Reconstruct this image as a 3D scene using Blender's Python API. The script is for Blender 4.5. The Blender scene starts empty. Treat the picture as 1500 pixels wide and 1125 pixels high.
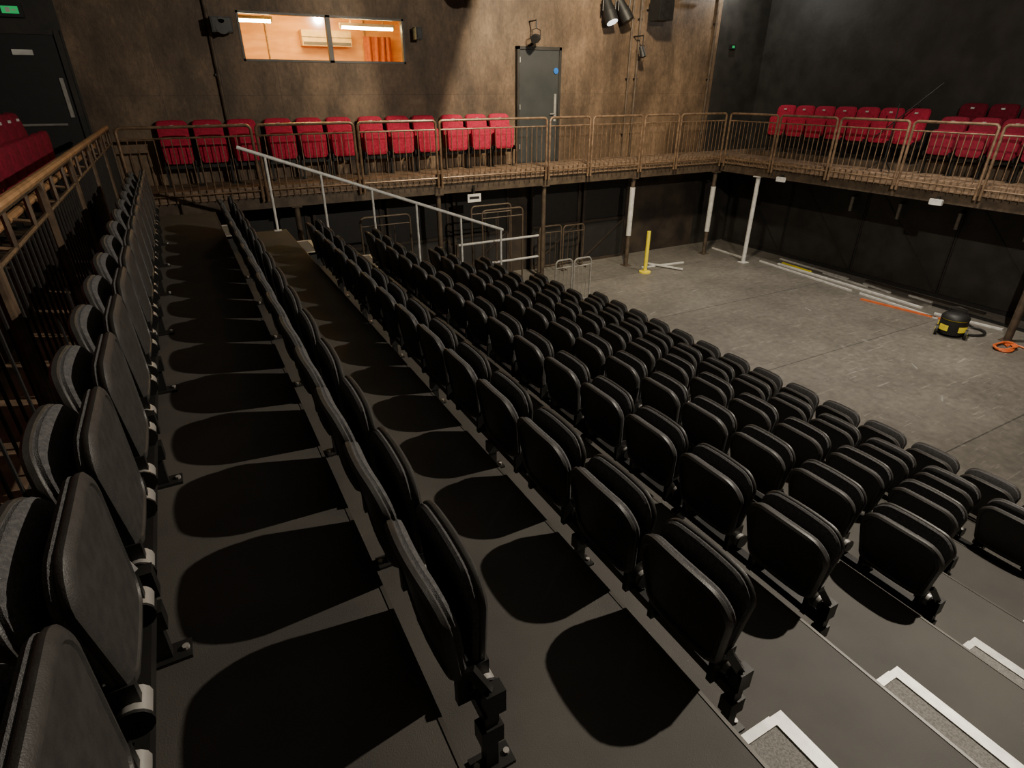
import bpy, math, random
from mathutils import Vector
random.seed(4)
C = bpy.context.scene.collection

# ------------------------------------------------------------------ materials
def mat(name, col, rough=0.6, metal=0.0, col2=None, nscale=8.0, bump=0.0, bscale=60.0,
        stretch=(1,1,1), emit=None, estr=0.0, spec=0.5, lo=0.35, hi=0.65, detail=6):
    m = bpy.data.materials.new(name); m.use_nodes = True
    nt = m.node_tree; n = nt.nodes; l = nt.links
    bs = n['Principled BSDF']
    bs.inputs['Base Color'].default_value = (*col, 1)
    bs.inputs['Roughness'].default_value = rough
    bs.inputs['Metallic'].default_value = metal
    bs.inputs['Specular IOR Level'].default_value = spec
    tc = n.new('ShaderNodeTexCoord'); mp = n.new('ShaderNodeMapping')
    mp.inputs['Scale'].default_value = stretch
    l.new(tc.outputs['Object'], mp.inputs['Vector'])
    if col2 is None: col2 = tuple(c*0.75 for c in col)
    no = n.new('ShaderNodeTexNoise'); no.inputs['Scale'].default_value = nscale
    no.inputs['Detail'].default_value = detail
    l.new(mp.outputs[0], no.inputs['Vector'])
    cr = n.new('ShaderNodeValToRGB')
    cr.color_ramp.elements[0].position = lo; cr.color_ramp.elements[1].position = hi
    cr.color_ramp.elements[0].color = (*col2, 1); cr.color_ramp.elements[1].color = (*col, 1)
    l.new(no.outputs['Fac'], cr.inputs[0]); l.new(cr.outputs[0], bs.inputs['Base Color'])
    if bump > 0:
        nb = n.new('ShaderNodeTexNoise'); nb.inputs['Scale'].default_value = bscale
        l.new(mp.outputs[0], nb.inputs['Vector'])
        b = n.new('ShaderNodeBump'); b.inputs['Strength'].default_value = bump
        b.inputs['Distance'].default_value = 0.01
        l.new(nb.outputs['Fac'], b.inputs['Height']); l.new(b.outputs[0], bs.inputs['Normal'])
    if emit:
        bs.inputs['Emission Color'].default_value = (*emit, 1)
        bs.inputs['Emission Strength'].default_value = estr
    return m

def wall_mat():
    m = bpy.data.materials.new('aged_brown_plaster'); m.use_nodes = True
    nt = m.node_tree; n = nt.nodes; l = nt.links; bs = n['Principled BSDF']
    bs.inputs['Roughness'].default_value = 0.6
    tc = n.new('ShaderNodeTexCoord')
    def noise(sc, st, det=8, rough=0.6, off=0):
        mp = n.new('ShaderNodeMapping'); mp.inputs['Scale'].default_value = st; mp.inputs['Location'].default_value=(off,off,off)
        l.new(tc.outputs['Object'], mp.inputs['Vector'])
        a = n.new('ShaderNodeTexNoise'); a.inputs['Scale'].default_value = sc
        a.inputs['Detail'].default_value = det; a.inputs['Roughness'].default_value = rough
        l.new(mp.outputs[0], a.inputs['Vector']); return a
    a = noise(0.6, (1,1,1.2)); b = noise(1.8, (1.3,1,0.5), 10, .7, 3); c = noise(16, (1,1,0.7), 8, .75); d = noise(6, (1,1,.2), 6, .7, 7)
    def ramp(src, lo, hi, c0, c1):
        r = n.new('ShaderNodeValToRGB'); e = r.color_ramp.elements
        e[0].position = lo; e[1].position = hi; e[0].color = (*c0,1); e[1].color = (*c1,1)
        l.new(src.outputs['Fac'], r.inputs[0]); return r.outputs[0]
    def mix(p, q, mode):
        x = n.new('ShaderNodeMix'); x.data_type='RGBA'; x.blend_type=mode; x.inputs[0].default_value=1
        l.new(p, x.inputs[6]); l.new(q, x.inputs[7]); return x.outputs[2]
    o = ramp(a, .35, .65, (.095,.063,.039), (.20,.138,.086))
    o = mix(o, ramp(b, .38, .64, (.55,.53,.51), (1.25,1.2,1.15)), 'MULTIPLY')
    o = mix(o, ramp(c, .3, .7, (.68,.68,.68), (1.22,1.22,1.22)), 'MULTIPLY')
    o = mix(o, ramp(d, .60, .70, (1,1,1), (1.4,1.38,1.3)), 'MULTIPLY')
    br = n.new('ShaderNodeTexBrick'); br.offset=0; br.inputs['Scale'].default_value=1; br.inputs['Mortar Size'].default_value=.006
    br.inputs['Brick Width'].default_value=1.9; br.inputs['Row Height'].default_value=3.9
    br.inputs['Color1'].default_value=(1,1,1,1); br.inputs['Color2'].default_value=(.9,.9,.9,1); br.inputs['Mortar'].default_value=(.7,.7,.7,1)
    sp = n.new('ShaderNodeSeparateXYZ'); cb = n.new('ShaderNodeCombineXYZ'); l.new(tc.outputs['Object'], sp.inputs[0])
    l.new(sp.outputs['X'], cb.inputs['X']); l.new(sp.outputs['Z'], cb.inputs['Y']); l.new(cb.outputs[0], br.inputs['Vector'])
    o = mix(o, br.outputs['Color'], 'MULTIPLY')
    l.new(o, bs.inputs['Base Color'])
    bp = n.new('ShaderNodeBump'); bp.inputs['Strength'].default_value=.5; bp.inputs['Distance'].default_value=.02
    l.new(c.outputs['Fac'], bp.inputs['Height']); l.new(bp.outputs[0], bs.inputs['Normal'])
    return m

def stage_mat():
    m = bpy.data.materials.new('worn_stage_vinyl'); m.use_nodes = True
    nt = m.node_tree; n = nt.nodes; l = nt.links; bs = n['Principled BSDF']
    bs.inputs['Roughness'].default_value = 0.5
    tc = n.new('ShaderNodeTexCoord')
    def noise(sc, st, det=8, rot=0):
        mp = n.new('ShaderNodeMapping'); mp.inputs['Scale'].default_value = st; mp.inputs['Rotation'].default_value=(0,0,rot)
        l.new(tc.outputs['Object'], mp.inputs['Vector'])
        a = n.new('ShaderNodeTexNoise'); a.inputs['Scale'].default_value = sc
        a.inputs['Detail'].default_value = det; a.inputs['Roughness'].default_value=.65
        l.new(mp.outputs[0], a.inputs['Vector']); return a
    def ramp(src, lo, hi, c0, c1):
        r = n.new('ShaderNodeValToRGB'); e = r.color_ramp.elements
        e[0].position = lo; e[1].position = hi; e[0].color = (*c0,1); e[1].color = (*c1,1)
        l.new(src, r.inputs[0]); return r
    def mix(a, b, mode):
        x = n.new('ShaderNodeMix'); x.data_type='RGBA'; x.blend_type=mode; x.inputs[0].default_value=1
        l.new(a, x.inputs[6]); l.new(b, x.inputs[7]); return x.outputs[2]
    base = ramp(noise(0.8,(1,1,1)).outputs['Fac'], .3,.7,(.122,.112,.097),(.205,.190,.165))
    fine = ramp(noise(9,(1,1,1)).outputs['Fac'], .3,.7,(.72,.72,.72),(1.2,1.2,1.2))
    s1 = ramp(noise(1.2,(1,18,1),3,.5).outputs['Fac'], .64,.67,(0,0,0),(.10,.095,.085))
    s2 = ramp(noise(1.3,(1,20,1),3,2.2).outputs['Fac'], .65,.68,(0,0,0),(.10,.095,.085))
    s3 = ramp(noise(5,(1,1,1),12).outputs['Fac'], .62,.68,(0,0,0),(.07,.068,.06))
    br = n.new('ShaderNodeTexBrick'); br.offset=0
    br.inputs['Scale'].default_value=1; br.inputs['Mortar Size'].default_value=.01
    br.inputs['Brick Width'].default_value=30; br.inputs['Row Height'].default_value=2.65
    br.inputs['Color1'].default_value=(1,1,1,1); br.inputs['Color2'].default_value=(.93,.93,.93,1); br.inputs['Mortar'].default_value=(.45,.45,.45,1)
    l.new(tc.outputs['Object'], br.inputs['Vector'])
    o = mix(base.outputs[0], fine.outputs[0], 'MULTIPLY')
    o = mix(o, br.outputs['Color'], 'MULTIPLY')
    for s in (s1,s2,s3): o = mix(o, s.outputs[0], 'ADD')
    l.new(o, bs.inputs['Base Color'])
    return m

M = dict(
 wall=wall_mat(), stage=stage_mat(),
 blackwall=mat('black_painted_wall',(.032,.029,.025),.6,0,(.016,.015,.013),2.5,.3,12),
 lowwall=mat('dark_brown_lower_wall',(.055,.040,.028),.7,0,(.018,.013,.011),2.0,.3,12),
 ceil=mat('black_ceiling',(.02,.02,.02),.8),
 platform=mat('charcoal_platform',(.060,.054,.046),.7,0,(.042,.038,.033),3,.15,220),
 riser=mat('black_riser',(.02,.019,.018),.6),
 nosing=mat('aluminium_nosing',(.68,.66,.61),.45,.3,(.5,.49,.46),20),
 tread=mat('grey_tread',(.24,.23,.21),.8,0,(.13,.125,.115),120,.3,200),
 edge=mat('thin_edge_trim',(.085,.078,.068),.45,.3),
 plastic=mat('black_seat_plastic',(.038,.035,.032),.48,0,(.028,.026,.024),30,.12,260,spec=.5),
 fabric=mat('charcoal_fabric',(.105,.102,.102),.95,0,(.065,.063,.064),90,.5,400,spec=.2),
 steel=mat('black_steel',(.024,.023,.022),.4,.3),
 silver=mat('silver_hinge',(.45,.43,.40),.4,.5),
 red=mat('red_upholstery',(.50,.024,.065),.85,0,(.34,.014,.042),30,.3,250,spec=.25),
 red_dimmed=mat('dimmed_red_upholstery',(.26,.014,.036),.85,0,(.18,.009,.026),30,.3,250,spec=.25),  # dimmed copy of the red upholstery
 red_shaded=mat('shaded_red_upholstery',(.17,.010,.026),.9,0,(.11,.007,.017),30,.3,250,spec=.2),  # shaded copy of the red, for seats lying in shadow
 label=mat('white_label',(.75,.74,.7),.6),
 bronze=mat('bronze_rail',(.28,.185,.115),.4,.35,(.15,.095,.058),12),
 bronze_shaded=mat('shaded_bronze_rail',(.13,.088,.055),.5,.3,(.07,.046,.03),12),  # shaded copy of the bronze: weaker light on the left rail put into colour
 timber=mat('timber_fascia',(.27,.18,.115),.6,0,(.11,.075,.048),5,.2,30,(1,1,6)),
 handrail=mat('oak_handrail',(.38,.21,.10),.42,0,(.24,.13,.06),8),
 white=mat('white_paint',(.7,.69,.65),.5,0,(.5,.49,.46),12),
 pole=mat('grey_pole',(.45,.43,.39),.45,.3,(.3,.29,.27),10),
 column=mat('brown_column',(.12,.088,.06),.55,.2,(.065,.047,.033),6),
 yellow=mat('yellow_foam',(.85,.70,.03),.6,0,(.75,.60,.02),10),
 orange=mat('orange_plastic',(.75,.17,.04),.5,0,(.6,.12,.03),10),
 door=mat('grey_door_paint',(.040,.043,.043),.55,0,(.030,.033,.033),3),
 blue=mat('blue_sign',(.02,.16,.6),.5),
 ply=mat('plywood_lining',(.68,.36,.08),.6,0,(.52,.25,.045),2.5,.1,20,(1,1,4)),
 rust=mat('rust_orange_cloth',(.45,.13,.03),.8,0,(.34,.09,.02),12),
 tube=mat('fluorescent_tube',(1,.9,.7),.5,emit=(1,.82,.38),estr=60),
 acw=mat('cream_plastic',(.72,.55,.26),.5),
 frame=mat('window_frame',(.10,.095,.085),.5,.3),
 green=mat('exit_green',(.01,.2,.06),.5,emit=(.03,1,.25),estr=.3),
 lens=mat('lamp_lens',(1,1,1),.4,emit=(1,.95,.88),estr=2),
 rubber=mat('black_rubber',(.015,.015,.015),.55),
)
def glass():
    m = bpy.data.materials.new('window_glass'); m.use_nodes=True
    nt=m.node_tree; n=nt.nodes; l=nt.links
    out=n['Material Output']; n.remove(n['Principled BSDF'])
    t=n.new('ShaderNodeBsdfTransparent'); g=n.new('ShaderNodeBsdfGlossy'); g.inputs['Roughness'].default_value=.05
    x=n.new('ShaderNodeMixShader'); x.inputs[0].default_value=.03
    l.new(t.outputs[0],x.inputs[1]); l.new(g.outputs[0],x.inputs[2]); l.new(x.outputs[0],out.inputs[0]); return m
M['glass']=glass()

# ------------------------------------------------------------------ builder
class B:
    def __init__(s): s.v=[]; s.f=[]; s.m=[]; s.mats=[]
    def mi(s,k):
        if k not in s.mats: s.mats.append(k)
        return s.mats.index(k)
    def box(s,x0,x1,y0,y1,z0,z1,k,bev=0):
        i=len(s.v); m=s.mi(k)
        s.v += [(x0,y0,z0),(x1,y0,z0),(x1,y1,z0),(x0,y1,z0),(x0,y0,z1),(x1,y0,z1),(x1,y1,z1),(x0,y1,z1)]
        for q in ((0,3,2,1),(4,5,6,7),(0,1,5,4),(1,2,6,5),(2,3,7,6),(3,0,4,7)):
            s.f.append(tuple(i+a for a in q)); s.m.append(m)
    def obox(s,p0,p1,w,h,k):
        p0=Vector(p0);p1=Vector(p1);d=(p1-p0).normalized()
        up=Vector((0,0,1)) if abs(d.z)<.95 else Vector((1,0,0))
        a=d.cross(up).normalized(); b=a.cross(d).normalized(); i=len(s.v); m=s.mi(k)
        for p in (p0,p1):
            for sx,sy in ((-1,-1),(1,-1),(1,1),(-1,1)):
                s.v.append(tuple(p+a*sx*w/2+b*sy*h/2))
        for q in ((0,1,2,3),(7,6,5,4),(0,4,5,1),(1,5,6,2),(2,6,7,3),(3,7,4,0)):
            s.f.append(tuple(i+c for c in q)); s.m.append(m)
    def tube(s,pts,r,k,seg=8,r2=None):
        pts=[Vector(p) for p in pts]; m=s.mi(k); i0=len(s.v); n=len(pts)
        d=(pts[1]-pts[0]).normalized()
        up=Vector((0,0,1)) if abs(d.z)<.9 else Vector((1,0,0))
        a=d.cross(up).normalized()
        for j,p in enumerate(pts):
            if j==0: t=pts[1]-p
            elif j==n-1: t=p-pts[j-1]
            else: t=(pts[j+1]-p).normalized()+(p-pts[j-1]).normalized()
            t.normalize(); a=(a-t*a.dot(t)).normalized(); b=t.cross(a)
            rr=r if r2 is None else r+(r2-r)*j/(n-1)
            for q in range(seg):
                an=2*math.pi*q/seg
                s.v.append(tuple(p+a*math.cos(an)*rr+b*math.sin(an)*rr))
        for j in range(n-1):
            for q in range(seg):
                q2=(q+1)%seg
                s.f.append((i0+j*seg+q,i0+j*seg+q2,i0+(j+1)*seg+q2,i0+(j+1)*seg+q)); s.m.append(m)
        s.f.append(tuple(i0+q for q in range(seg))[::-1]); s.m.append(m)
        s.f.append(tuple(i0+(n-1)*seg+q for q in range(seg))); s.m.append(m)
    def lathe(s,prof,c,k,seg=24):
        i0=len(s.v); n=len(prof)
        for r,z in prof:
            for q in range(seg):
                an=2*math.pi*q/seg; s.v.append((c[0]+r*math.cos(an),c[1]+r*math.sin(an),c[2]+z))
        for j in range(n-1):
            m=s.mi(k[j] if isinstance(k,list) else k)
            for q in range(seg):
                q2=(q+1)%seg
                s.f.append((i0+j*seg+q,i0+j*seg+q2,i0+(j+1)*seg+q2,i0+(j+1)*seg+q)); s.m.append(m)
    def slab(s,out,rings,x0,lean,curve,cz,zb):
        n=len(out); idx=[]
        def P(sc,x,p):
            y=p[0]*sc; z=cz+(p[1]-cz)*sc
            return (x0+x+curve*y*y+lean*(z-zb), y, z)
        for sc,x,k in rings:
            if sc==0:
                idx.append([len(s.v)]); s.v.append(P(0,x,(0,cz)))
            else:
                st=len(s.v); idx.append(list(range(st,st+n)))
                for p in out: s.v.append(P(sc,x,p))
        for j in range(len(rings)-1):
            m=s.mi(rings[j+1][2] if rings[j+1][2] else rings[j][2]); a=idx[j]; b=idx[j+1]
            for q in range(n):
                q2=(q+1)%n
                if len(a)==1: s.f.append((a[0],b[q],b[q2]))
                elif len(b)==1: s.f.append((a[q],b[0],a[q2]))
                else: s.f.append((a[q],b[q],b[q2],a[q2]))
                s.m.append(m)
    def mesh(s,name,ang=35):
        me=bpy.data.meshes.new(name); me.from_pydata(s.v,[],s.f)
        for k in s.mats: me.materials.append(M[k])
        me.polygons.foreach_set('material_index',s.m)
        me.polygons.foreach_set('use_smooth',[True]*len(s.f))
        me.update()
        import bmesh
        bm=bmesh.new(); bm.from_mesh(me); bmesh.ops.recalc_face_normals(bm,faces=bm.faces); bm.to_mesh(me); bm.free()
        me.set_sharp_from_angle(angle=math.radians(ang))
        return me
    def obj(s,name,loc=(0,0,0),rz=0,ang=35):
        o=bpy.data.objects.new(name,s.mesh(name,ang)); o.location=loc; o.rotation_euler=(0,0,rz)
        C.objects.link(o); return o
def inst(name,me,loc,rz=0):
    o=bpy.data.objects.new(name,me); o.location=loc; o.rotation_euler=(0,0,rz); C.objects.link(o); return o

def outline(wb,wt,z0,z1,rb,rt,crown=.02):
    pts=[]
    def arc(cx,cz,r,a0,a1,n=7):
        for i in range(n):
            a=math.radians(a0+(a1-a0)*i/(n-1)); pts.append((cx+r*math.cos(a),cz+r*math.sin(a)))
    arc(wb/2-rb,z0+rb,rb,-90,0); arc(wt/2-rt,z1-rt,rt,0,90)
    w=wt/2-rt
    for i in range(1,6):
        y=w-2*w*i/6; pts.append((y,z1))
    arc(-wt/2+rt,z1-rt,rt,90,180); arc(-wb/2+rb,z0+rb,rb,180,270)
    for i in range(1,4):
        pts.append((-(wb/2-rb)+(wb-2*rb)*i/4,z0))
    h=z1-z0; res=[]
    for y,z in pts:
        t=max(0,(z-z0)/h-.6)/.4
        res.append((y, z+crown*t*(1-(y/(wt/2))**2)))
    return res

# ------------------------------------------------------------------ geometry constants
D=.87; R=.3225; X1=.294; ZP=2.5; TEND=9.05; TNEAR=-3.9
def edge(i): return X1+(i-1)*D
def top(i): return ZP-(i-1)*R
NR=8

# ------------------------------------------------------------------ room shell
b=B(); b.box(-2.5,14.4,-4.2,12.4,-.2,0,'stage'); b.obj('floor')
b=B(); b.box(-2.5,14.4,-4.2,12.4,8.2,8.4,'ceil'); b.obj('ceiling')
b=B()
wx0,wx1,wz0,wz1=1.38,4.3,4.43,5.17
b.box(-1.12,wx0,12.2,12.4,2.3,8.2,'wall'); b.box(wx1,12.5,12.2,12.4,2.3,8.2,'wall')
b.box(wx0,wx1,12.2,12.4,2.3,wz0,'wall'); b.box(wx0,wx1,12.2,12.4,wz1,8.2,'wall')
b.box(12.5,14.4,12.2,12.4,0,8.2,'blackwall'); b.box(-2.5,-1.12,12.2,12.4,0,8.2,'blackwall')
b.box(-1.12,12.5,12.2,12.4,0,2.3,'lowwall')
b.obj('wall_back')
b=B(); b.box(14.2,14.4,-4.2,12.2,0,8.2,'blackwall'); b.obj('wall_right')
b=B(); b.box(-2.5,-2.3,-4.2,12.2,0,8.2,'blackwall'); b.obj('wall_left')
b=B(); b.box(-2.3,14.2,-4.2,-4.0,0,8.2,'blackwall'); b.obj('wall_near')

# window + control room
b=B()
for z0,z1 in ((wz0,wz0+.035),(wz1-.035,wz1)): b.box(wx0,wx1,12.19,12.27,z0,z1,'frame')
for x0,x1 in ((wx0,wx0+.035),(2.85,2.93),(wx1-.035,wx1)): b.box(x0,x1,12.19,12.27,wz0,wz1,'frame')
b.box(wx0+.035,wx1-.035,12.225,12.232,wz0+.035,wz1-.035,'glass')
b.obj('window_1')
b=B()
b.box(.9,4.9,14.2,14.3,3.5,5.6,'ply'); b.box(.8,.9,12.4,14.3,3.5,5.6,'ply'); b.box(4.9,5.0,12.4,14.3,3.5,5.6,'ply')
b.box(.8,5.0,12.4,14.3,3.4,3.5,'ply'); b.box(.8,5.0,12.4,14.3,5.6,5.7,'ply')
for x in (2.1,3.3,4.1): b.box(x,x+.02,14.17,14.2,3.5,5.6,'timber')
b.obj('wall_control_room')
def fluoro(x,y,z,l):
    b=B(); b.box(-l/2,l/2,-.04,.04,.02,.07,'acw'); b.tube([(-l/2+.03,0,0),(l/2-.03,0,0)],.03,'tube',10)
    b.box(-l/2,-l/2+.03,-.03,.03,-.02,.03,'acw'); b.box(l/2-.03,l/2,-.03,.03,-.02,.03,'acw')
    for s in (-l*.3,l*.3): b.box(s-.008,s+.008,-.008,.008,.07,5.59-z,'acw')
    b.obj('fluorescent_lamp',(x,y,z))
fluoro(1.66,12.6,5.07,.7); fluoro(3.72,12.6,5.03,1.05)
b=B(); b.box(-.5,.5,-.12,.12,-.13,.15,'acw'); b.box(-.48,.48,-.14,-.12,-.11,-.06,'frame'); b.box(-.5,.5,-.13,-.12,.02,.03,'frame')
b.obj('air_conditioner',(3.25,14.06,4.92))
b=B(); b.box(-.3,.3,-.02,.02,0,.95,'rust')
for i in range(4): b.tube([(-.2+i*.14,-.03,0),(-.2+i*.14+.04*math.sin(i),-.05,.95)],.04,'rust',8)
b.obj('hanging_cloth',(4.35,14.1,4.05))

# ------------------------------------------------------------------ doors
b=B()
b.box(6.78,7.76,12.12,12.18,2.5,4.74,'door')
b.box(6.72,6.78,12.1,12.2,2.5,4.8,'blackwall'); b.box(7.76,7.82,12.1,12.2,2.5,4.8,'blackwall'); b.box(6.72,7.82,12.1,12.2,4.74,4.8,'blackwall')
b.box(7.66,7.71,12.10,12.12,3.35,3.9,'pole'); b.tube([(7.68,12.09,3.5),(7.55,12.09,3.5)],.012,'silver')
b.tube([(7.69,12.115,4.35),(7.69,12.10,4.35)],.06,'blue',16)
for z in (2.8,3.6,4.5): b.tube([(6.79,12.11,z),(6.79,12.11,z+.1)],.012,'silver')
b.obj('door_1')
b=B()
b.box(-2.2,-1.22,12.12,12.18,2.5,4.72,'rubber'); b.box(-2.26,-2.2,12.1,12.2,2.5,4.78,'blackwall'); b.box(-1.22,-1.15,12.08,12.2,2.5,4.78,'blackwall'); b.box(-2.26,-1.15,12.1,12.2,4.72,4.78,'blackwall')
b.box(-1.33,-1.28,12.1,12.12,3.6,4.15,'pole'); b.box(-1.8,-1.55,12.1,12.12,4.45,4.52,'label'); b.tube([(-2.0,12.1,3.5),(-1.4,12.1,3.5)],.02,'silver')
b.obj('door_2')
b=B(); b.box(-.15,.15,-.03,.03,-.09,.09,'rubber'); b.box(-.10,.10,-.036,-.03,-.045,.045,'green'); b.box(-.05,.0,-.04,-.036,-.03,.03,'label'); b.box(.02,.07,-.04,-.036,-.008,.008,'label')
b.obj('exit_sign',(-1.66,12.16,5.02))
b=B(); b.box(-.09,.09,-.03,.03,-.05,.05,'rubber'); b.box(-.04,.04,-.036,-.03,-.025,.025,'green'); b.obj('exit_sign',(13.0,12.16,4.95))

# ------------------------------------------------------------------ galleries
b=B(); b.box(-2.3,-.86,TNEAR,12.2,2.3,2.5,'timber'); b.box(-2.3,-1.0,TNEAR,12.2,0,2.3,'riser'); b.obj('gallery_left')
b=B(); b.box(-.86,12.2,11.2,12.2,2.32,2.5,'timber'); b.box(-.86,12.2,11.24,11.34,2.12,2.32,'column'); b.obj('gallery_back')
b=B(); b.box(12.2,14.2,TNEAR,12.2,2.32,2.5,'timber'); b.box(12.24,12.34,TNEAR,11.3,2.12,2.32,'column'); b.obj('gallery_right')

def panel(b,p,q,z0=2.38,z1=3.47,sp=.115,key='bronze',gap=.16,post=.024,bal=None):
    bal=bal or key
    p=Vector((p[0],p[1],0)); q=Vector((q[0],q[1],0)); L=(q-p).length; d=(q-p)/L
    def W(s,z): v=p+d*s; return (v.x,v.y,z)
    r=.07; pts=[W(0,z0-.12)]
    pts.append(W(0,z1-r))
    for i in range(1,5):
        a=math.pi/2*i/4; pts.append(W(r-r*math.cos(a),z1-r+r*math.sin(a)))
    for i in range(0,5):
        a=math.pi/2*i/4; pts.append(W(L-r+r*math.sin(a),z1-r+r*math.cos(a)))
    pts.append(W(L,z0-.12))
    b.tube(pts,post,key,8)
    b.tube([W(0,z1-gap),W(L,z1-gap)],.015,key,6)
    b.tube([W(0,z0+.06),W(L,z0+.06)],.015,bal,6)
    n=max(2,int(L/sp))
    for i in range(1,n):
        s=L*i/n; b.tube([W(s,z0-.06),W(s,z1-gap)],.008,bal,5)
b=B()
xs=[(-.74,1.16),(1.24,2.86),(2.94,4.42),(4.5,6.9),(6.98,8.0),(8.08,9.44),(9.52,10.54),(10.62,12.08)]
for a,c in xs: panel(b,(a,11.15),(c,11.15))
b.obj('gallery_railing')
b=B(); t=11.07
while t>-3.5:
    panel(b,(12.14,t),(12.14,t-1.38)); t-=1.46
b.obj('gallery_railing')
b=B(); t=11.1
while t>-3.2:
    panel(b,(-.83,t),(-.83,t-1.5),gap=.2,sp=.125,key='bronze_shaded',bal='riser')  # balusters go black to paint in the shade on this side
    for k in range(2):
        s=t-.45-k*.6; b.tube([(-.83,s,3.27),(-.83,s,3.47)],.016,'bronze_shaded',6)
    t-=1.56
b.tube([(-.83,11.1,3.49),(-.83,-3.5,3.49)],.028,'handrail',10)
b.tube([(-.98,11.1,3.30),(-.98,-3.5,3.30)],.026,'handrail',10)
t=10.8
while t>-3: b.tube([(-.98,t,3.30),(-.83,t,3.27)],.012,'bronze',6); t-=.78
b.obj('gallery_railing')

def column(x,y,z1=2.12,key='column',r=.05,wz=None):
    b=B(); b.tube([(0,0,.01),(0,0,z1)],r,key,16); b.box(-.1,.1,-.1,.1,0,.015,key); b.box(-.09,.09,-.09,.09,z1-.02,z1,key)
    if wz: b.tube([(0,0,wz[0]),(0,0,wz[1])],r+.012,'white',16)
    b.obj('gallery_column',(x,y,0))
column(1.7,11.29); column(4.45,11.29); column(6.95,11.29); column(9.45,11.29,wz=(.75,1.9)); column(12.05,11.2,wz=(.6,1.75))
column(12.29,10.05,key='white',r=.05); column(12.29,4.1,key='column',r=.06); column(12.29,-1.5,key='column',r=.06)

# ------------------------------------------------------------------ seating platforms
for i in range(1,NR+1):
    x0=-.86 if i==1 else edge(i-1); x1=edge(i); z=top(i)
    b=B(); b.box(x0,x1,TNEAR,TEND,0.0,z-.03,'riser'); b.box(x0,x1,TNEAR,TEND,z-.03,z,'platform')
    b.box(x1-.010,x1+.003,TNEAR,TEND,z-.035,z+.003,'edge')
    b.obj('seating_platform')
def halfstep(i,t0,t1):
    x0=edge(i)+.005; x1=x0+.29; z=top(i+1)+R/2
    b=B(); b.box(x0,x1,t0,t1,top(i+1),z-.01,'riser'); b.box(x0,x1,t0,t1,z-.01,z,'tread')
    b.box(x1-.05,x1+.006,t0,t1,z-.04,z+.006,'nosing')
    b.box(x0,x1-.05,t1-.03,t1+.004,z-.03,z+.006,'nosing'); b.box(x0,x1-.05,t0,t0+.03,z-.03,z+.006,'nosing')
    b.box(x0,x0+.03,t0+.03,t1-.03,z,z+.006,'nosing')
    b.obj('aisle_step')
for i in range(2,NR): halfstep(i,-.55,.68)
for i in range(1,NR): halfstep(i,8.15,8.9)

# ------------------------------------------------------------------ theatre seats (charcoal)
P=.48
def seat_mesh(name,leg):
    b=B()
    o=outline(.38,.44,.345,.705,.06,.10,.018); cz=.525
    b.slab(o,[(0,-.020,'plastic'),(.5,-.020,'plastic'),(.85,-.020,'plastic'),(.885,-.029,'plastic'),(.955,-.029,'plastic'),(1,-.018,'plastic'),(1,-.004,'plastic'),(.975,.000,'plastic'),
              (.97,.002,'fabric'),(.98,.012,'fabric'),(.95,.022,'fabric'),(.85,.028,'fabric'),(.5,.030,'fabric'),(0,.030,'fabric')],-.005,-.16,.40,cz,.345)
    o2=outline(.34,.43,.345,.730,.06,.085,.014)
    b.slab(o2,[(0,-.028,'fabric'),(.5,-.028,'fabric'),(.86,-.026,'fabric'),(.96,-.020,'fabric'),(.985,-.010,'fabric'),(.97,-.002,'fabric'),
               (.985,0,'plastic'),(1,.005,'plastic'),(1,.015,'plastic'),(.95,.024,'plastic'),(.88,.026,'plastic'),(.86,.021,'plastic'),(.5,.021,'plastic'),(0,.021,'plastic')],.070,-.04,-.15,.54,.345)
    for y in (-.16,.16):
        b.tube([(.07,y-.035,.305),(.07,y+.035,.305)],.034,'silver',14)
        b.tube([(.07,y-.042,.305),(.07,y-.034,.305)],.040,'steel',14)
        b.box(-.01,.09,y-.012,y+.012,.25,.39,'steel')
    b.box(.04,.085,-P/2,P/2,.205,.25,'steel')
    if leg:
        y=-P/2+.015
        b.box(.04,.08,y-.018,y+.018,.01,.25,'steel'); b.box(.0,.13,y-.035,y+.035,0,.012,'steel')
        b.box(.025,.095,y-.026,y+.026,.13,.20,'steel'); b.box(.045,.105,y-.022,y+.022,.25,.34,'steel')
        b.obox((.06,y,.34),(.02,y+.03,.42),.02,.03,'steel')
        for x in (.015,.115): b.tube([(x,y,.012),(x,y,.022)],.01,'silver',8)
    return b.mesh(name,40)
sA=seat_mesh('theatre_seat_with_leg',True); sB=seat_mesh('theatre_seat_plain',False)
starts={1:.76,2:1.16,3:1.01,4:1.2,5:1.08,6:1.35,7:1.10,8:1.1}
counts={1:15,2:14,3:14,4:15,5:15,6:15,7:15,8:14}
for r in range(1,NR+1):
    xe=(X1-D+.165) if r==1 else edge(r-1)+(.08 if r==2 else .11)
    for k in range(counts[r]):
        t=starts[r]+k*P
        inst('theatre_seat',sA if (k%2==0) else sB,(xe,t,top(r)))

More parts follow.
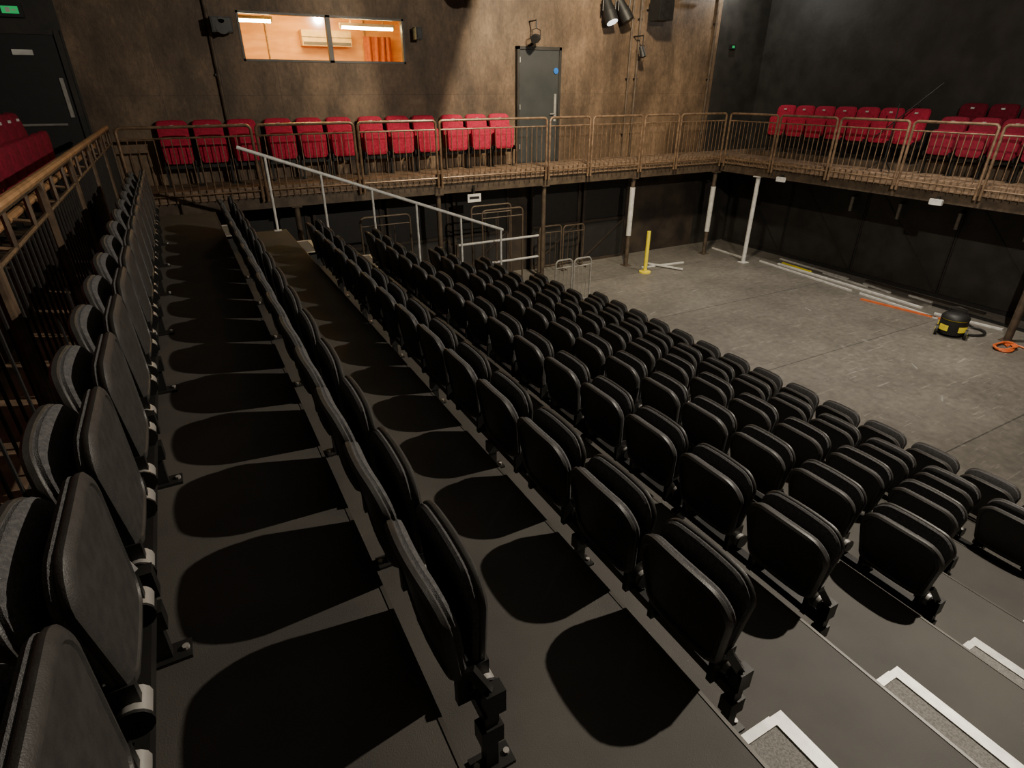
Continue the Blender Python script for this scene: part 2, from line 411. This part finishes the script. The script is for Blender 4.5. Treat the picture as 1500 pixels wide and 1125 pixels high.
# ------------------------------------------------------------------ red gallery seats
def red_mesh(name,key):
    b=B()
    o=outline(.46,.48,.42,1.02,.06,.07,.012); cz=.72
    b.slab(o,[(0,-.03,'rubber'),(.6,-.03,'rubber'),(.95,-.028,'rubber'),(1,-.02,'rubber'),(1,0,'rubber'),(.985,.004,key),(.99,.03,key),(.95,.055,key),(.8,.07,key),(.4,.075,key),(0,.075,key)],0,-.16,.2,cz,.42)
    o2=outline(.44,.46,.36,.80,.06,.08,.01)
    b.slab(o2,[(0,-.03,key),(.9,-.03,key),(1,-.01,key),(1,.02,key),(.95,.045,key),(.8,.055,key),(.4,.058,key),(0,.058,key)],.19,.02,-.2,.58,.36)
    b.box(.09,.13,-.26,.26,.28,.34,'steel')
    for y in (-.235,.235):
        b.box(.08,.13,y-.015,y+.015,0,.36,'steel'); b.box(0,.2,y-.03,y+.03,0,.012,'steel')
        b.box(.02,.26,y-.012,y+.012,.34,.42,'steel')
    b.box(-.01,.012,-.03,.03,.93,.96,'label')
    return b.mesh(name,40)
rA=red_mesh('red_theatre_seat','red'); rB=red_mesh('shaded_red_theatre_seat','red_shaded'); rC=red_mesh('dimmed_red_theatre_seat','red_dimmed')
for g0 in (-.24,1.46,3.16,4.88):
    for k in range(3):
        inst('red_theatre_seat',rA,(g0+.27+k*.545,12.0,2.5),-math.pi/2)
b=B(); b.box(12.95,14.2,7.0,11.2,2.5,2.62,'column'); b.box(13.25,14.2,TNEAR,7.0,2.5,2.72,'column'); b.obj('gallery_tier')
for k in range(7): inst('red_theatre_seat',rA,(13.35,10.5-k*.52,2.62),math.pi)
for k in range(11): inst('red_theatre_seat',rC,(13.15,6.55-k*.53,2.5),math.pi)  # front row's shadow is put into its darker red
for k in range(11): inst('red_theatre_seat',rB,(14.0,6.7-k*.53,2.72),math.pi)  # back row in the deepest red, shadow painted into the upholstery
b=B(); b.box(-2.3,-1.2,TNEAR,10.6,2.5,2.70,'column'); b.obj('gallery_tier')
t=10.2
while t>2:
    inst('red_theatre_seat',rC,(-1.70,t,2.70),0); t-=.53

# ------------------------------------------------------------------ white handrail of far aisle
b=B()
def hz(x): return 3.31-(x-.72)*.3745
b.tube([(.72,9.0,hz(.72)),(4.72,9.0,hz(4.72))],.024,'white',10)
for x in (1.05,1.76,2.48,3.17,3.93,4.68):
    i=int((x-X1)/D)+2
    b.tube([(x,9.0,top(i)),(x,9.0,hz(x)-.01)],.018,'white',8); b.box(x-.05,x+.05,8.96,9.04,top(i),top(i)+.01,'white')
b.obj('handrail')
b=B()
b.tube([(3.95,9.25,1.57),(5.6,9.25,1.57)],.02,'white',8); b.tube([(4.3,9.25,1.18),(5.6,9.25,1.18)],.02,'white',8)
for x in (4.72,5.6): b.tube([(x,9.25,0),(x,9.25,1.57)],.018,'column',8)
b.box(3.93,3.97,9.23,9.27,0,1.59,'column')
b.obj('guard_rail')
def hoop(x,y,w,h,key,n=3,name='crowd_barrier',rz=0):
    b=B(); r=.08; pts=[(-w/2,0,.02),(-w/2,0,h-r)]
    for i in range(1,5):
        a=math.pi/2*i/4; pts.append((-w/2+r-r*math.cos(a),0,h-r+r*math.sin(a)))
    for i in range(5):
        a=math.pi/2*i/4; pts.append((w/2-r+r*math.sin(a),0,h-r+r*math.cos(a)))
    pts.append((w/2,0,.02)); b.tube(pts,.018,key,8)
    b.tube([(-w/2,0,.15),(w/2,0,.15)],.012,key,6); b.tube([(-w/2,0,h-.15),(w/2,0,h-.15)],.012,key,6)
    for i in range(1,n+1): b.tube([(-w/2+w*i/(n+1),0,.15),(-w/2+w*i/(n+1),0,h-.15)],.008,key,6)
    for s in (-1,1): b.tube([(s*w/2,-.2,.02),(s*w/2,.2,.02)],.016,key,6)
    b.obj(name,(x,y,0),rz)
hoop(6.2,9.25,.38,1.03,'pole'); hoop(6.68,9.3,.4,1.0,'pole')
hoop(7.45,11.75,.6,1.1,'column'); hoop(8.15,11.8,.6,1.05,'column')
hoop(5.4,10.3,.9,1.9,'column',2,'storage_trolley'); hoop(5.4,10.8,.9,1.9,'column',2,'storage_trolley')
hoop(3.0,10.2,.9,2.0,'column',2,'storage_trolley')

# ------------------------------------------------------------------ lower walls
def flat(x,y,w,z1,rz=0):
    b=B()
    b.box(0,w,-.03,.0,0,z1,'riser')
    for a,c in ((0,.06),(w-.06,w)): b.box(a,c,-.06,-.03,0,z1,'lowwall')
    for a,c in ((0,.06),(z1/2-.03,z1/2+.03),(z1-.06,z1)): b.box(.06,w-.06,-.06,-.03,a,c,'lowwall')
    b.obox((.06,-.045,.06),(w-.06,-.045,z1/2-.03),.02,.04,'lowwall')
    b.obj('stage_flat',(x,y,0),rz)
for a in (.6,2.1,3.6,5.1,7.1,8.6): flat(a,12.15,1.4,2.05)
b=B()
for k in range(8):
    y1=12.1-k*2.0; y0=y1-1.985
    b.box(13.75,13.80,y0,y1,.02,2.3,'blackwall')
    b.box(13.73,13.75,y0,y0+.03,.02,2.3,'riser'); b.box(13.73,13.75,y1-.03,y1,.02,2.3,'riser')
    b.obox((13.745,y0+.05,.1),(13.745,y1-.05,2.2),.012,.03,'riser')
b.box(13.70,13.75,-3.9,12.1,0,.08,'riser')
b.obj('black_partition')
for t,z in ((9.3,2.2),(5.9,2.2)):
    b=B(); b.box(-.05,.0,-.11,.11,-.05,.05,'label'); b.box(0,.03,-.03,.03,.0,.1,'steel'); b.obj('emergency_light',(12.16,t,z-.06))
for t in (8.4,7.3,6.1,4.9):
    b=B(); b.tube([(0,0,0),(0,0,.32)],.035,'pole',10); b.box(-.03,.12,-.03,.03,.32,.36,'steel'); b.obj('wall_conduit',(13.62,t,1.45))
b=B(); b.box(-.15,.15,-.01,0,-.08,.08,'label'); b.box(-.11,.11,-.014,-.01,-.02,.03,'steel'); b.box(-.02,.02,0,.01,.08,.25,'steel'); b.obj('hanging_sign',(5.2,11.18,2.0))

# ------------------------------------------------------------------ wall fittings
def speaker(x,y,z,w,h,d):
    b=B(); b.box(-w/2,w/2,-d/2,d/2,-h/2,h/2,'rubber'); b.box(-w/2+.02,w/2-.02,-d/2-.01,-d/2,-h/2+.02,h/2-.02,'steel')
    b.tube([(0,-d/2-.01,-h*.15),(0,-d/2-.018,-h*.15)],w*.33,'steel',20); b.tube([(0,-d/2-.01,h*.28),(0,-d/2-.018,h*.28)],w*.15,'steel',16)
    b.tube([(0,d/2,0),(0,12.19-y,.0)],.02,'steel',8)
    return b.obj('wall_speaker',(x,y,z))
speaker(1.10,11.95,4.93,.32,.22,.25); speaker(4.50,12.0,4.93,.12,.2,.2); speaker(10.15,11.7,5.6,.4,.5,.35)
def stagelight(x,y,z,tgt=(0,-.6,-.6),key='rubber',s=1.0,stem=.32,lens='steel'):
    d=Vector(tgt).normalized(); b=B()
    b.tube([tuple(-d*.16*s),tuple(d*.02*s)],.07*s,key,16,r2=.085*s); b.tube([tuple(d*.02*s),tuple(d*.16*s)],.095*s,key,16)
    b.tube([tuple(d*.158*s),tuple(d*.165*s)],.08*s,lens,16)
    b.tube([(-.11*s,0,0),(-.11*s,0,.16*s),(0,0,.2*s),(.11*s,0,.16*s),(.11*s,0,0)],.01*s,'steel',6)
    b.tube([(0,0,.2*s),(0,0,stem)],.015*s,'steel',8)
    if stem<.4: b.tube([(0,0,stem),(0,12.19-y,stem)],.015,'steel',8)
    b.obj('stage_light',(x,y,z))
stagelight(7.05,11.9,4.93,(-.5,-.5,-.1),s=.9); stagelight(9.83,11.85,4.75,(0.1,-.3,-.8),s=.7)
stagelight(8.9,11.95,5.50,(.1,-.4,-.8),'rubber',1.5,.44,'lens'); stagelight(9.3,11.95,5.52,(.3,-.4,-.8),'rubber',1.4,.42)
b=B(); b.tube([(0,11.95,5.97),(12,11.95,5.97)],.025,'steel',8)
for x in (.5,4,8,11.5): b.tube([(x,11.95,5.97),(x,12.19,5.97)],.02,'steel',8)
b.obj('lighting_bar')
b=B()
for k in range(4):
    b.tube([(-.42+.05*k,-.3,-.0-.28*k),(-.42+.05*k,.3,-.0-.28*k)],.22,'rubber',20)
    b.box(-.42+.05*k,.45-.11*k,-.3,.3,-.2-.28*k,.2-.28*k,'rubber')
b.tube([(-.3,0,.2),(-.3,0,1.68)],.015,'steel',6); b.tube([(.3,0,.2),(.3,0,1.68)],.015,'steel',6)
b.obj('shadow_blocker',(5.62,9.8,6.62))  # unseen block, added to cast the dark patch on the back wall
for x,w in ((.92,.03),(9.72,.025),(9.95,.03),(12.3,.03)):
    b=B(); b.tube([(0,0,2.5),(0,0,8.1)],w,'column',8)
    for z in (3,4.2,5.4,6.6): b.box(-w-.02,w+.02,-.01,.04,z,z+.03,'steel')
    b.obj('conduit_pipe',(x,12.15,0))

# ------------------------------------------------------------------ stage objects
b=B(); b.tube([(0,0,.02),(0,0,1.0)],.045,'yellow',16); b.tube([(0,0,0),(0,0,.03)],.14,'yellow',20); b.obj('yellow_post',(9.45,10.55,0))
def batten(p,q,w=.05,h=.03,key='white',name='floor_batten',z=0):
    b=B(); c=((p[0]+q[0])/2,(p[1]+q[1])/2,0)
    b.obox((p[0]-c[0],p[1]-c[1],h/2+z),(q[0]-c[0],q[1]-c[1],h/2+z),w,h,key); b.obj(name,c)
batten((9.65,10.9),(10.9,10.75)); batten((9.9,11.1),(10.35,10.2),z=.032)
batten((12.7,11.5),(12.6,10.3)); batten((12.75,9.9),(12.5,7.2)); batten((12.95,9.5),(12.72,5.8),.06); batten((12.5,7.0),(12.36,5.3))
batten((13.4,9.8),(13.28,7.8)); batten((13.12,9.5),(13.02,8.6),.05,.03,'yellow'); batten((13.25,7.4),(13.12,6.7)); batten((13.2,8.4),(13.08,7.2),.04)
batten((13.3,6.4),(13.25,5.9)); batten((12.15,6.75),(12.45,4.9),.05,.03,'orange'); batten((12.6,5.5),(12.8,4.4))
batten((13.5,7.5),(13.45,5.0),.07,.04,'lowwall'); batten((13.1,5.8),(13.05,3.9),.06,.04,'rubber')
for x,y,a in ((7.6,8.2,.3),(9.4,8.9,.1),(10.6,6.8,1.2),(8.9,3.4,.5),(9.7,4.2,.9),(7.9,9.6,.1)):
    batten((x,y),(x+.2*math.cos(a),y+.2*math.sin(a)),.02,.002,'pole','tape_mark')

b=B()
b.lathe([(0,.05),(.2,.05),(.215,.08),(.215,.30),(.20,.31)],(0,0,0),'rubber')
b.lathe([(.205,.31),(.22,.325),(.215,.36),(.17,.41),(.1,.43),(0,.435)],(0,0,0),['yellow','rubber','rubber','rubber','rubber'])
for a0 in (-2.6,-1.1,.9,2.2):
    for k in range(6):
        a=a0+k*.12; b.obox((.217*math.cos(a),.217*math.sin(a),.12),(.217*math.cos(a),.217*math.sin(a),.22),.028,.01,'yellow')
for s in (-1,1): b.tube([(-.1,s*.2,.09),(-.1,s*.24,.09)],.09,'rubber',18); b.tube([(-.1,s*.24,.09),(-.1,s*.245,.09)],.05,'yellow',14); b.tube([(.14,s*.1,.03),(.14,s*.12,.03)],.03,'rubber',12)
b.tube([(0,-.13,.42),(0,-.12,.5),(0,0,.53),(0,.12,.5),(0,.13,.42)],.014,'rubber',8)
pts=[(.2,0,.2)]
for i in range(26):
    a=i*.28; pts.append((.36+.25*math.sin(a),-.1-.25*(1-math.cos(a))+.009*i,max(.03,.2-.03*i)))
b.tube(pts,.022,'rubber',8)
b.obj('vacuum_cleaner',(11.7,4.75,0),.4)
b=B()
pts=[]
for i in range(60):
    a=i*.33; r=.15+.03*math.sin(i*.7); pts.append((r*math.cos(a)*1.3,r*math.sin(a),.015+.0008*i+.006*math.sin(i)))
b.tube(pts,.015,'orange',6)
b.tube([(.1,0,.03),(.25,.15,.02),(.3,-.1,.02),(.2,-.5,.02),(-.1,-.8,.02)],.016,'orange',6)
b.obj('orange_cable_coil',(11.85,3.95,0))
b=B(); b.tube([(0,0,0),(0,0,1.25)],.012,'steel',8)
for a in range(3): b.tube([(0,0,.25),(.3*math.cos(a*2.1),.3*math.sin(a*2.1),.01)],.01,'steel',6)
b.tube([(0,.35,.6),(0.0,-.7,1.6)],.012,'steel',6)
b.obj('microphone_stand',(12.55,7.3,2.5))

# ------------------------------------------------------------------ lights
def add_light(kind,loc,energy,col,tgt=None,size=.1,angle=90,blend=.5):
    d=bpy.data.lights.new('work_or_fill_light',kind); d.energy=energy; d.color=col
    if kind in('POINT','SPOT'): d.shadow_soft_size=size
    if kind=='SPOT': d.spot_size=math.radians(angle); d.spot_blend=blend
    if kind=='AREA': d.size=size
    o=bpy.data.objects.new('work_or_fill_light',d); o.location=loc
    if tgt: o.rotation_euler=(Vector(tgt)-Vector(loc)).to_track_quat('-Z','Y').to_euler()
    C.objects.link(o); return o
WARM=(1,.84,.60); NEU=(1,.90,.75)
add_light('POINT',(5.2,1.2,6.1),1500,NEU,size=.04)
add_light('SPOT',(10.0,5.5,7.9),2200,NEU,(10.4,6.6,0),size=.25,angle=74,blend=.8)
add_light('SPOT',(6.4,7.2,7.6),3100,WARM,(7.4,12.2,4.2),size=.2,angle=108,blend=1)
add_light('AREA',(2.8,12.9,5.5),170,(1,.62,.16),(2.8,13.3,4),size=1.2)
add_light('AREA',(2,4,8.1),12,NEU,(2,4,0),size=4)  # added dim overhead fill, with no fitting of its own
add_light('POINT',(12.6,11.6,6.3),75,(1,.96,.88),size=.05)
for x,y,z in ((5.2,1.2,6.35),(10,5.5,8.08),(6.4,7.2,7.85),(12.6,11.6,6.5)):
    b=B(); b.box(-.16,.16,-.12,.12,-.06,.06,'steel'); b.tube([(0,0,.06),(0,0,8.19-z)],.02,'steel',8); b.obj('work_light',(x,y,z))

w=bpy.data.worlds.new('dim'); bpy.context.scene.world=w; w.use_nodes=True
w.node_tree.nodes['Background'].inputs[0].default_value=(.02,.02,.02,1)

# ------------------------------------------------------------------ camera
cd=bpy.data.cameras.new('camera'); cd.sensor_width=36; cd.lens=842/1500*36; cd.clip_start=.02
co=bpy.data.objects.new('camera',cd); co.location=(0,0,4.0); co.rotation_euler=(math.radians(62.83),0,math.radians(-28.57))
C.objects.link(co); bpy.context.scene.camera=co
